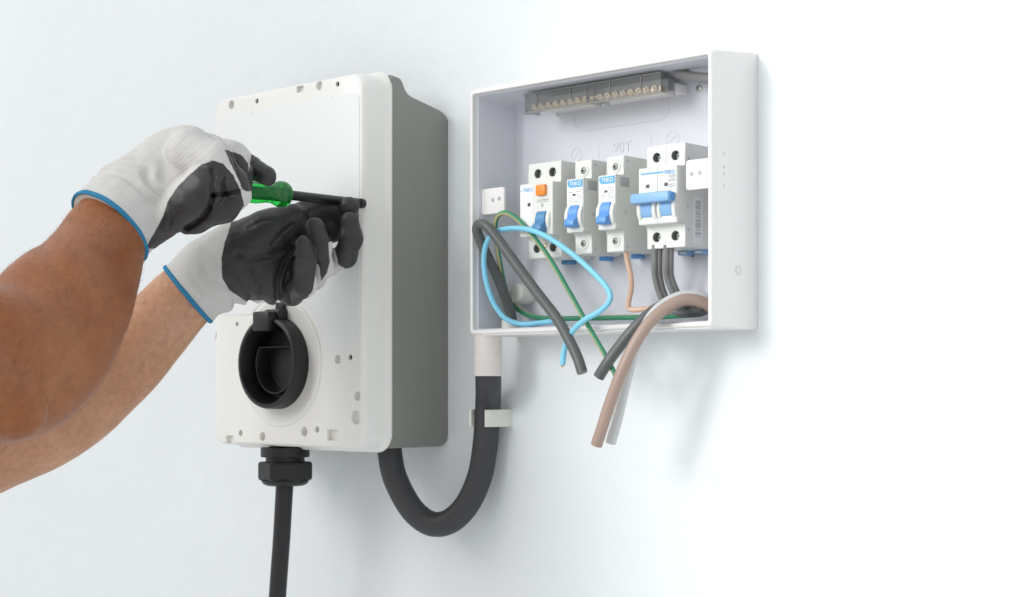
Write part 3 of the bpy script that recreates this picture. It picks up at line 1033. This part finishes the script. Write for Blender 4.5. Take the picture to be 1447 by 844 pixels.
def nets(fun, lo, hi, res):
    """surface net of a signed distance function"""
    lo, hi = np.asarray(lo), np.asarray(hi)
    n = np.ceil((hi - lo) / res).astype(int) + 1
    ax = [lo[i] + res * np.arange(n[i]) for i in range(3)]
    V = np.empty(n, np.float32)
    yy, zz = np.meshgrid(ax[1], ax[2], indexing='ij')
    step = 24
    for i in range(0, n[0], step):
        xs_ = ax[0][i:i + step]
        P = np.empty((len(xs_), n[1], n[2], 3), np.float32)
        P[..., 0] = xs_[:, None, None]
        P[..., 1] = yy
        P[..., 2] = zz
        V[i:i + step] = fun(P.reshape(-1, 3)).reshape(P.shape[:3])
    ins = V < 0
    c = np.zeros(np.array(n) - 1, np.int8)
    for dx in (0, 1):
        for dy in (0, 1):
            for dz in (0, 1):
                c += ins[dx:n[0] - 1 + dx, dy:n[1] - 1 + dy, dz:n[2] - 1 + dz]
    act = (c > 0) & (c < 8)
    idx = -np.ones(act.shape, np.int64)
    ids = np.argwhere(act)
    idx[act] = np.arange(len(ids))
    S = np.zeros((len(ids), 3))
    W = np.zeros(len(ids))
    cor = [(a, b_, c_) for a in (0, 1) for b_ in (0, 1) for c_ in (0, 1)]
    for i in range(8):
        for j in range(i + 1, 8):
            A, B = np.array(cor[i]), np.array(cor[j])
            if np.abs(A - B).sum() != 1:
                continue
            va = V[tuple((ids + A).T)]
            vb = V[tuple((ids + B).T)]
            cr = (va < 0) != (vb < 0)
            t = np.where(cr, va / np.where(va == vb, 1, va - vb), 0)
            S += np.where(cr[:, None], A + t[:, None] * (B - A), 0)
            W += cr
    verts = lo + (ids + S / W[:, None]) * res
    quads = []
    for d in range(3):
        u, w = (d + 1) % 3, (d + 2) % 3
        s0 = [slice(1, -1)] * 3
        s0[d] = slice(0, -1)
        s1 = [slice(1, -1)] * 3
        s1[d] = slice(1, None)
        a, b_ = ins[tuple(s0)], ins[tuple(s1)]
        e = np.argwhere(a != b_)
        sgn = a[a != b_]
        base = e.copy()
        base[:, u] += 1
        base[:, w] += 1
        du = np.zeros(3, int)
        du[u] = 1
        dw = np.zeros(3, int)
        dw[w] = 1
        q = np.stack([idx[tuple((base - k).T)] for k in (0 * du, du, du + dw, dw)], 1)
        q[~sgn] = q[~sgn][:, ::-1]
        quads.append(q)
    return verts, np.concatenate(quads)


def net_object(name, fun, lo, hi, res, material, parent, relax=2):
    vs, fs = nets(fun, lo, hi, res)
    # project the vertices a little closer to the true surface
    for _ in range(relax):
        e = res * .5
        d = fun(vs.astype(np.float32))
        g = np.stack([(fun((vs + np.eye(3)[i] * e).astype(np.float32)) - fun((vs - np.eye(3)[i] * e).astype(np.float32))) / (2 * e) for i in range(3)], 1)
        g2 = np.maximum((g * g).sum(1), .2)
        vs = vs - np.clip(d / g2, -res, res)[:, None] * g * .8
    me = bpy.data.meshes.new(name)
    me.vertices.add(len(vs))
    me.vertices.foreach_set('co', vs.ravel())
    me.loops.add(len(fs) * 4)
    me.loops.foreach_set('vertex_index', fs.ravel())
    me.polygons.add(len(fs))
    me.polygons.foreach_set('loop_start', np.arange(len(fs)) * 4)
    me.update(calc_edges=True)
    me.validate()
    return me, vs


def poly_sd(px, py, poly):
    """signed distance to an outline, positive inside"""
    P = np.stack([px, py], 1)
    n = len(poly)
    dmin = np.full(len(P), 1e9)
    inside = np.zeros(len(P), bool)
    for i in range(n):
        a, b_ = np.array(poly[i], float), np.array(poly[(i + 1) % n], float)
        ba = b_ - a
        h = np.clip((P - a) @ ba / (ba @ ba), 0, 1)
        dmin = np.minimum(dmin, np.linalg.norm(P - a - h[:, None] * ba, axis=1))
        c = ((a[1] > P[:, 1]) != (b_[1] > P[:, 1]))
        xi = a[0] + (P[:, 1] - a[1]) / (b_[1] - a[1] if b_[1] != a[1] else 1e-9) * ba[0]
        inside ^= c & (P[:, 0] < xi)
    return np.where(inside, dmin, -dmin)


def glove_material():
    m = bpy.data.materials.new('knit_glove_with_dipped_palm')
    m.use_nodes = True
    nt = m.node_tree
    L = nt.links.new
    b = nt.nodes['Principled BSDF']
    at_ = nt.nodes.new('ShaderNodeAttribute')
    at_.attribute_name = 'dip'
    tc = nt.nodes.new('ShaderNodeTexCoord')
    uvw = nt.nodes.new('ShaderNodeAttribute')
    uvw.attribute_name = 'knit'
    nz = nt.nodes.new('ShaderNodeTexNoise')
    nz.inputs['Scale'].default_value = 420
    L(tc.outputs['Object'], nz.inputs['Vector'])
    ad = nt.nodes.new('ShaderNodeMath')
    ad.operation = 'MULTIPLY_ADD'
    ad.inputs[1].default_value = 2.2
    L(nz.outputs['Fac'], ad.inputs[0])
    L(at_.outputs['Fac'], ad.inputs[2])
    st = nt.nodes.new('ShaderNodeMapRange')
    st.inputs['From Min'].default_value = 0.7
    st.inputs['From Max'].default_value = 1.5
    L(ad.outputs[0], st.inputs['Value'])
    # colours
    n2 = nt.nodes.new('ShaderNodeTexNoise')
    n2.inputs['Scale'].default_value = 60
    n2.inputs['Detail'].default_value = 6
    L(tc.outputs['Object'], n2.inputs['Vector'])
    kn = nt.nodes.new('ShaderNodeMix')
    kn.data_type = 'RGBA'
    kn.inputs['A'].default_value = (.52, .51, .49, 1)
    kn.inputs['B'].default_value = (.66, .65, .63, 1)
    L(n2.outputs['Fac'], kn.inputs['Factor'])
    bl = nt.nodes.new('ShaderNodeMix')
    bl.data_type = 'RGBA'
    bl.inputs['A'].default_value = (.017, .0165, .017, 1)
    bl.inputs['B'].default_value = (.052, .050, .051, 1)
    L(n2.outputs['Fac'], bl.inputs['Factor'])
    mx = nt.nodes.new('ShaderNodeMix')
    mx.data_type = 'RGBA'
    L(st.outputs['Result'], mx.inputs['Factor'])
    L(kn.outputs['Result'], mx.inputs['A'])
    L(bl.outputs['Result'], mx.inputs['B'])
    L(mx.outputs['Result'], b.inputs['Base Color'])
    rg = nt.nodes.new('ShaderNodeMapRange')
    rg.inputs['To Min'].default_value = .85
    rg.inputs['To Max'].default_value = .43
    L(st.outputs['Result'], rg.inputs['Value'])
    L(rg.outputs['Result'], b.inputs['Roughness'])
    b.inputs['Specular IOR Level'].default_value = .4
    # knit ribs: fine rows round the hand
    wv = nt.nodes.new('ShaderNodeTexWave')
    wv.bands_direction = 'X'
    wv.inputs['Scale'].default_value = 260
    wv.inputs['Distortion'].default_value = 1.0
    L(uvw.outputs['Vector'], wv.inputs['Vector'])
    w2 = nt.nodes.new('ShaderNodeTexWave')
    w2.bands_direction = 'Y'
    w2.inputs['Scale'].default_value = 200
    w2.inputs['Distortion'].default_value = .6
    L(uvw.outputs['Vector'], w2.inputs['Vector'])
    sm = nt.nodes.new('ShaderNodeMath')
    sm.operation = 'ADD'
    L(wv.outputs['Fac'], sm.inputs[0])
    L(w2.outputs['Fac'], sm.inputs[1])
    n3 = nt.nodes.new('ShaderNodeTexNoise')
    n3.inputs['Scale'].default_value = 300
    n3.inputs['Detail'].default_value = 4
    L(tc.outputs['Object'], n3.inputs['Vector'])
    hm = nt.nodes.new('ShaderNodeMix')
    L(st.outputs['Result'], hm.inputs['Factor'])
    L(sm.outputs[0], hm.inputs['A'])
    L(n3.outputs['Fac'], hm.inputs['B'])
    bp = nt.nodes.new('ShaderNodeBump')
    bp.inputs['Strength'].default_value = .30
    bp.inputs['Distance'].default_value = .0006
    L(hm.outputs['Result'], bp.inputs['Height'])
    L(bp.outputs['Normal'], b.inputs['Normal'])
    return m


def skin_material(name, ca, cb, cc):
    m = bpy.data.materials.new(name)
    m.use_nodes = True
    nt = m.node_tree
    L = nt.links.new
    b = nt.nodes['Principled BSDF']
    tc = nt.nodes.new('ShaderNodeTexCoord')
    n1 = nt.nodes.new('ShaderNodeTexNoise')
    n1.inputs['Scale'].default_value = 14
    n1.inputs['Detail'].default_value = 8
    n1.inputs['Roughness'].default_value = .65
    n2 = nt.nodes.new('ShaderNodeTexNoise')
    n2.inputs['Scale'].default_value = 190
    n2.inputs['Detail'].default_value = 4
    vo = nt.nodes.new('ShaderNodeTexVoronoi')
    vo.inputs['Scale'].default_value = 420
    for k in (n1, n2, vo):
        L(tc.outputs['Object'], k.inputs['Vector'])
    rp = nt.nodes.new('ShaderNodeValToRGB')
    rp.color_ramp.elements[0].position = .32
    rp.color_ramp.elements[0].color = (*ca, 1)
    rp.color_ramp.elements[1].position = .68
    rp.color_ramp.elements[1].color = (*cc, 1)
    e = rp.color_ramp.elements.new(.5)
    e.color = (*cb, 1)
    L(n1.outputs['Fac'], rp.inputs['Fac'])
    mx = nt.nodes.new('ShaderNodeMix')
    mx.data_type = 'RGBA'
    mx.blend_type = 'MULTIPLY'
    mx.inputs['Factor'].default_value = .5
    mr = nt.nodes.new('ShaderNodeMapRange')
    mr.inputs['From Min'].default_value = .3
    mr.inputs['From Max'].default_value = .7
    mr.inputs['To Min'].default_value = .74
    mr.inputs['To Max'].default_value = 1.12
    L(n2.outputs['Fac'], mr.inputs['Value'])
    L(rp.outputs['Color'], mx.inputs['A'])
    L(mr.outputs['Result'], mx.inputs['B'])
    L(mx.outputs['Result'], b.inputs['Base Color'])
    b.inputs['Roughness'].default_value = .46
    b.inputs['Specular IOR Level'].default_value = .32
    b.inputs['Subsurface Weight'].default_value = .25
    b.inputs['Subsurface Radius'].default_value = (1, .35, .2)
    b.inputs['Subsurface Scale'].default_value = .004
    sm = nt.nodes.new('ShaderNodeMath')
    sm.operation = 'ADD'
    L(vo.outputs['Distance'], sm.inputs[0])
    L(n2.outputs['Fac'], sm.inputs[1])
    bp = nt.nodes.new('ShaderNodeBump')
    bp.inputs['Strength'].default_value = .30
    bp.inputs['Distance'].default_value = .0008
    L(sm.outputs[0], bp.inputs['Height'])
    L(bp.outputs['Normal'], b.inputs['Normal'])
    return m


GLOVE = glove_material()
M['hair'] = mat('dark_body_hair', (.035, .02, .012), .5)


def line_d2(qx, qy, line):
    m2 = None
    for (ax0, ay0), (bx0, by0) in zip(line[:-1], line[1:]):
        ex, ey = bx0 - ax0, by0 - ay0
        h = np.clip(((qx - ax0) * ex + (qy - ay0) * ey) / (ex * ex + ey * ey), 0, 1)
        r2 = (qx - ax0 - h * ex) ** 2 + (qy - ay0 - h * ey) ** 2
        m2 = r2 if m2 is None else np.minimum(m2, r2)
    return m2


def bounds(chains, pad=.006):
    P = np.array([p for ch in chains for p, r in ch])
    R = np.array([r for ch in chains for p, r in ch])
    return (P - R[:, None]).min(0) - pad, (P + R[:, None]).max(0) + pad


def wobble(P, f, ph):
    return (np.sin(P[:, 0] * f + ph + 2.1 * np.sin(P[:, 2] * f * .7)) * np.sin(P[:, 1] * f * 1.2 + 1.7 * ph)
            * np.sin(P[:, 2] * f * .9 + .6 * ph + 1.3 * np.sin(P[:, 0] * f * .6)))


def build_arm(person, Zh, arm_ch, lumps, cuff_ch, palm_chs, finger_chs, coatfun, hem_u, skin, tag_label, glove_label, creases=(), n_hair=1500, folds=()):
    arm = chain_pts(smooth_chain(arm_ch), Zh)
    lump = [chain_pts(c, Zh) for c in lumps]
    cuff = chain_pts(cuff_ch, Zh)
    palm = [chain_pts(c, Zh) for c in palm_chs]
    fing = [chain_pts(c, Zh) for c in finger_chs]
    c0, c1 = cuff[0][0], cuff[1][0]
    axis = (c1 - c0) / np.linalg.norm(c1 - c0)

    def fglove(P, cutoff=True):
        d = chain_d(P, cuff, .02)
        for c in palm:
            d = smin(d, chain_d(P, c, .012), .014)
        s = (P - c0.astype(np.float32)) @ axis.astype(np.float32)
        # loose folds of the knit near the wrist
        ph = wobble(P, 70, .3) * 1.6
        d = d + .0015 * np.sin(s * 520 + ph * 2.6) * np.exp(-((s - .030) / .018) ** 2) * (.6 + .6 * np.sin(P[:, 2] * 60 + 1.0))
        d = d - .0010 * np.exp(-((s - .002) / .003) ** 2)
        for c in fing:
            d = smin(d, chain_d(P, c, .005), .003)
        if creases:
            qx, qy, _ = to_px(P)
            for line, wid, dep in creases:
                d = d + dep * np.exp(-line_d2(qx, qy, line) / wid ** 2)
        d = d + .0005 * wobble(P, 150, 1.0) + .0003 * wobble(P, 310, 2.0)
        if cutoff:
            d = np.maximum(d, -s)
        return d

    def farm(P):
        d = chain_d(P, arm, .006)
        for c in lump:
            d = smin(d, chain_d(P, c, .01), .010)
        d = d + .0007 * wobble(P, 60, .5)
        if folds:
            qx, qy, _ = to_px(P)
            for line, wid, dep in folds:
                d = d + dep * np.exp(-line_d2(qx, qy, line) / wid ** 2)
        return d

    lo, hi = bounds([cuff] + palm + fing)
    me, vs = net_object('glove', fglove, lo, hi, .0013, GLOVE, person)
    px, py, Z = to_px(vs)
    dip = coatfun(px, py, Z - Zh, vs)
    a = me.attributes.new('dip', 'FLOAT', 'POINT')
    a.data.foreach_set('value', dip.astype(np.float32))
    u = np.cross(axis, np.array((VX, VY, 0)))
    u /= np.linalg.norm(u)
    w = np.cross(axis, u)
    rel = vs - c0
    kn = np.stack([rel @ axis, np.arctan2(rel @ u, rel @ w) * .03, np.zeros(len(vs))], 1)
    a = me.attributes.new('knit', 'FLOAT_VECTOR', 'POINT')
    a.data.foreach_set('vector', kn.astype(np.float32).ravel())
    gl_ = link_mesh('glove', me, GLOVE, person, 0, label=glove_label)
    gl_.data.shade_smooth()
    # blue overlocked hem: walk round the cuff edge
    P = []
    for k in range(72):
        ang = 2 * math.pi * k / 72
        dr_ = u * math.cos(ang) + w * math.sin(ang)
        lo_, hi_ = 0.0, .12
        for _ in range(22):
            mid = (lo_ + hi_) / 2
            if fglove((c0 + axis * .0015 + dr_ * mid)[None].astype(np.float32), False)[0] < 0:
                lo_ = mid
            else:
                hi_ = mid
        P.append(Vector(c0 + axis * .0012 + dr_ * (lo_ - .0004)))
    bm = bmesh.new()
    n = len(P)
    rings = []
    for i in range(n):
        t = (P[(i + 1) % n] - P[i - 1]).normalized()
        ax_ = Vector(axis)
        o_ = t.cross(ax_).normalized()
        rings.append([bm.verts.new(P[i] + ax_ * math.cos(q) * .0022 + o_ * math.sin(q) * .0015) for q in [2 * math.pi * k / 10 for k in range(10)]])
    for i in range(n):
        for k in range(10):
            bm.faces.new((rings[i][k], rings[i][(k + 1) % 10], rings[(i + 1) % n][(k + 1) % 10], rings[(i + 1) % n][k]))
    obj('cuff_hem', bm, M['hem'], gl_, 60)
    lo, hi = bounds([arm], .022)
    me, vs = net_object('arm', farm, lo, hi, .0035, skin, person)
    ao = link_mesh('arm', me, skin, person, 0, label=tag_label)
    ao.data.shade_smooth()
    # short fine hair lying along the forearm
    rs = np.random.RandomState(5)
    aw = arm[4][0] - arm[12][0]
    aw = aw / np.linalg.norm(aw)
    e = .002
    pick = vs[rs.choice(len(vs), min(n_hair * 3, len(vs)), False)]
    hx, hy, hz = to_px(pick)
    pick = pick[(hx > -120)][:n_hair]
    g = np.stack([(farm((pick + np.eye(3)[i] * e).astype(np.float32)) - farm((pick - np.eye(3)[i] * e).astype(np.float32))) for i in range(3)], 1)
    g /= np.linalg.norm(g, axis=1)[:, None]
    hv, hf = [], []
    for p0, nn in zip(pick, g):
        if (p0 - c0) @ axis > -.004:
            continue
        dirn = aw + rs.normal(0, .35, 3)
        dirn -= nn * (dirn @ nn)
        dirn /= np.linalg.norm(dirn)
        ln = rs.uniform(.005, .011)
        sd = np.cross(dirn, nn) * .00006
        q0, q1, q2 = p0 - nn * .0004, p0 + dirn * ln * .5 + nn * ln * .22, p0 + dirn * ln + nn * ln * .18
        i0 = len(hv)
        hv += [q0 - sd, q0 + sd, q1 + sd, q1 - sd, q2]
        hf += [(i0, i0 + 1, i0 + 2, i0 + 3), (i0 + 3, i0 + 2, i0 + 4)]
    hm_ = bpy.data.meshes.new('arm_hair')
    hm_.from_pydata([tuple(q) for q in hv], [], hf)
    link_mesh('arm_hair', hm_, M['hair'], ao, 0, kind='stuff')
    return gl_, ao, farm


person = thing('person', deep(-120, 640, 1.2), 'bare armed person in black and white work gloves driving a screw', 'person')
SKIN_A = skin_material('tanned_skin', (.25, .078, .023), (.295, .104, .036), (.335, .13, .05))
SKIN_B = skin_material('fair_tanned_skin', (.47, .23, .125), (.53, .28, .165), (.59, .33, .21))

# ---- near hand, closed round the screwdriver handle, seen from the little finger side
ZA = 1.285
armA = [(190, 288, 42, 6), (155, 324, 52, 0), (126, 382, 68, -35), (84, 444, 92, -85), (30, 508, 104, -135), (-60, 520, 112, -180), (-260, 515, 128, -230), (-520, 470, 140, -270), (-640, 440, 150, -280)]
cuffA = [(154, 323, 61, 0), (182, 295, 55, 12), (212, 266, 50, 22)]
palmA = [[(212, 266, 50, 20), (250, 232, 45, 28)],
         [(245, 232, 44, 25), (268, 212, 33, 18)],
         [(230, 298, 34, 14), (262, 268, 40, 16), (290, 258, 32, 18)],
         [(262, 226, 42, 45), (292, 218, 30, 60)]]
fingA = [
    [(266, 215, 33, 0), (302, 228, 27, -8), (330, 258, 19, -8), (336, 276, 17, -4), (318, 296, 17, 2), (286, 306, 17, 10)],
    [(286, 214, 27, 28), (324, 222, 22, 24), (341, 244, 15, 22), (341, 266, 14, 26), (326, 288, 15, 34)],
    [(296, 214, 25, 50), (330, 220, 19, 50), (352, 236, 15, 47), (377, 249, 13.5, 34)],
    [(240, 305, 26, 0), (270, 282, 29, -8), (292, 262, 30, -10), (304, 250, 23, -10)],
    [(264, 322, 10, 12), (278, 316, 13, 10), (300, 300, 17, 2), (326, 284, 14, -4)],
]
lobeA = [(205, 352), (222, 322), (230, 307), (237, 285), (251, 264), (265, 250), (284, 233), (301, 227), (315, 231), (329, 247), (340, 269), (345, 290), (330, 315), (300, 335), (268, 350)]
gapA = [(317, 211), (341, 219), (351, 231), (352, 250), (347, 268), (343, 269), (338, 256), (329, 238)]
tipA = [(355, 218), (410, 225), (400, 275), (345, 270), (350, 255)]


def coatA(px, py, dz, vs):
    d = np.maximum(np.maximum(poly_sd(px, py, lobeA), poly_sd(px, py, gapA)), poly_sd(px, py, tipA))
    return np.maximum(d, (dz - .070) * 900 - np.maximum(230 - px, 0) * .5)


creA = [([(299, 241), (302, 250), (299, 264), (301, 276)], 3.4, .0030), ([(301, 276), (317, 274), (339, 271)], 3.0, .0030),
        ([(301, 276), (296, 293), (287, 307), (272, 318), (264, 322)], 3.4, .0036), ([(318, 252), (315, 262), (317, 270)], 1.8, .0018),
        ([(236, 283), (242, 302), (239, 321)], 3.0, .0010), ([(312, 196), (328, 222), (341, 262)], 1.6, .0014)]
build_arm(person, ZA, armA, [[(-60, 540, 80, -215), (10, 572, 50, -205), (28, 582, 34, -205)]], cuffA, palmA, fingA, coatA, 0, SKIN_A, 'tanned forearm with bent elbow', 'glove gripping the green handle', creA, 2600, [([(84, 552), (108, 516), (126, 474), (140, 430)], 12, .0026), ([(64, 350), (96, 400), (120, 452)], 16, .0018), ([(-20, 440), (10, 480), (20, 530)], 20, .0022)])

# ---- far hand, palm open to the room, fingers curled round the shaft
ZB = 1.405
armB = [(300, 392, 36, 0), (262, 418, 43, 0), (225, 458, 47, -10), (170, 515, 54, -28), (90, 580, 62, -55), (0, 622, 66, -85), (-130, 680, 70, -130), (-300, 760, 80, -170), (-520, 790, 90, -200)]
cuffB = [(264, 417, 46, 0), (300, 388, 46, 2), (335, 368, 46, 4)]
palmB = [[(335, 366, 44, 4), (372, 352, 40, 6)],
         [(345, 352, 34, -6), (380, 328, 28, -8), (415, 308, 20, -2)],
         [(350, 388, 32, -6), (385, 398, 28, -2), (400, 404, 22, 4)],
         [(380, 360, 34, 16), (425, 345, 30, 26)]]
fingB = [
    [(440, 335, 22, 30), (472, 322, 18, 28), (490, 305, 15, 14), (494, 292, 13.5, -2)],
    [(425, 372, 22, 26), (462, 372, 18, 22), (488, 362, 16, -2), (496, 338, 15.5, -16), (494, 313, 13.5, -16)],
    [(410, 392, 20, 16), (442, 392, 17, 6), (456, 378, 15, -16), (453, 348, 15, -32), (445, 322, 14, -34)],
    [(398, 405, 18, 8), (412, 415, 16, -8), (430, 403, 16, -30), (431, 370, 15, -44), (427, 346, 13, -46)],
    [(395, 322, 24, 4), (430, 305, 19, 10), (455, 294, 17, 14), (480, 293, 14, 14)],
    [(430, 330, 22, 22), (470, 310, 18, 24)],
]
blackB = [(331, 300), (322, 330), (317, 345), (313, 365), (314, 393), (324, 410), (347, 426), (372, 424), (392, 440), (418, 440), (442, 411), (446, 388), (448, 371), (451, 376), (454, 398),
          (462, 386), (466, 370), (464, 343), (470, 341), (474, 355), (478, 374), (495, 385), (540, 380), (540, 250), (400, 250)]


def coatB(px, py, dz, vs):
    d = poly_sd(px, py, blackB)
    return np.minimum(d, (.055 - dz) * 900)


creB = [([(336, 360), (355, 365), (378, 362), (404, 353), (418, 336)], 5.0, .0022),
        ([(414, 351), (400, 370), (392, 393), (391, 417), (395, 434)], 3.6, .0034),
        ([(416, 365), (405, 384), (402, 407), (409, 426)], 2.8, .0022),
        ([(350, 370), (362, 393), (366, 412)], 3.0, .0014), ([(352, 322), (372, 312), (398, 312)], 2.6, .0010),
        ([(385, 345), (400, 328), (412, 318)], 2.4, .0014)]
build_arm(person, ZB, armB, [], cuffB, palmB, fingB, coatB, 0, SKIN_B, 'straight forearm reaching behind the other one', 'glove steadying the shaft with its palm showing', creB, 700)
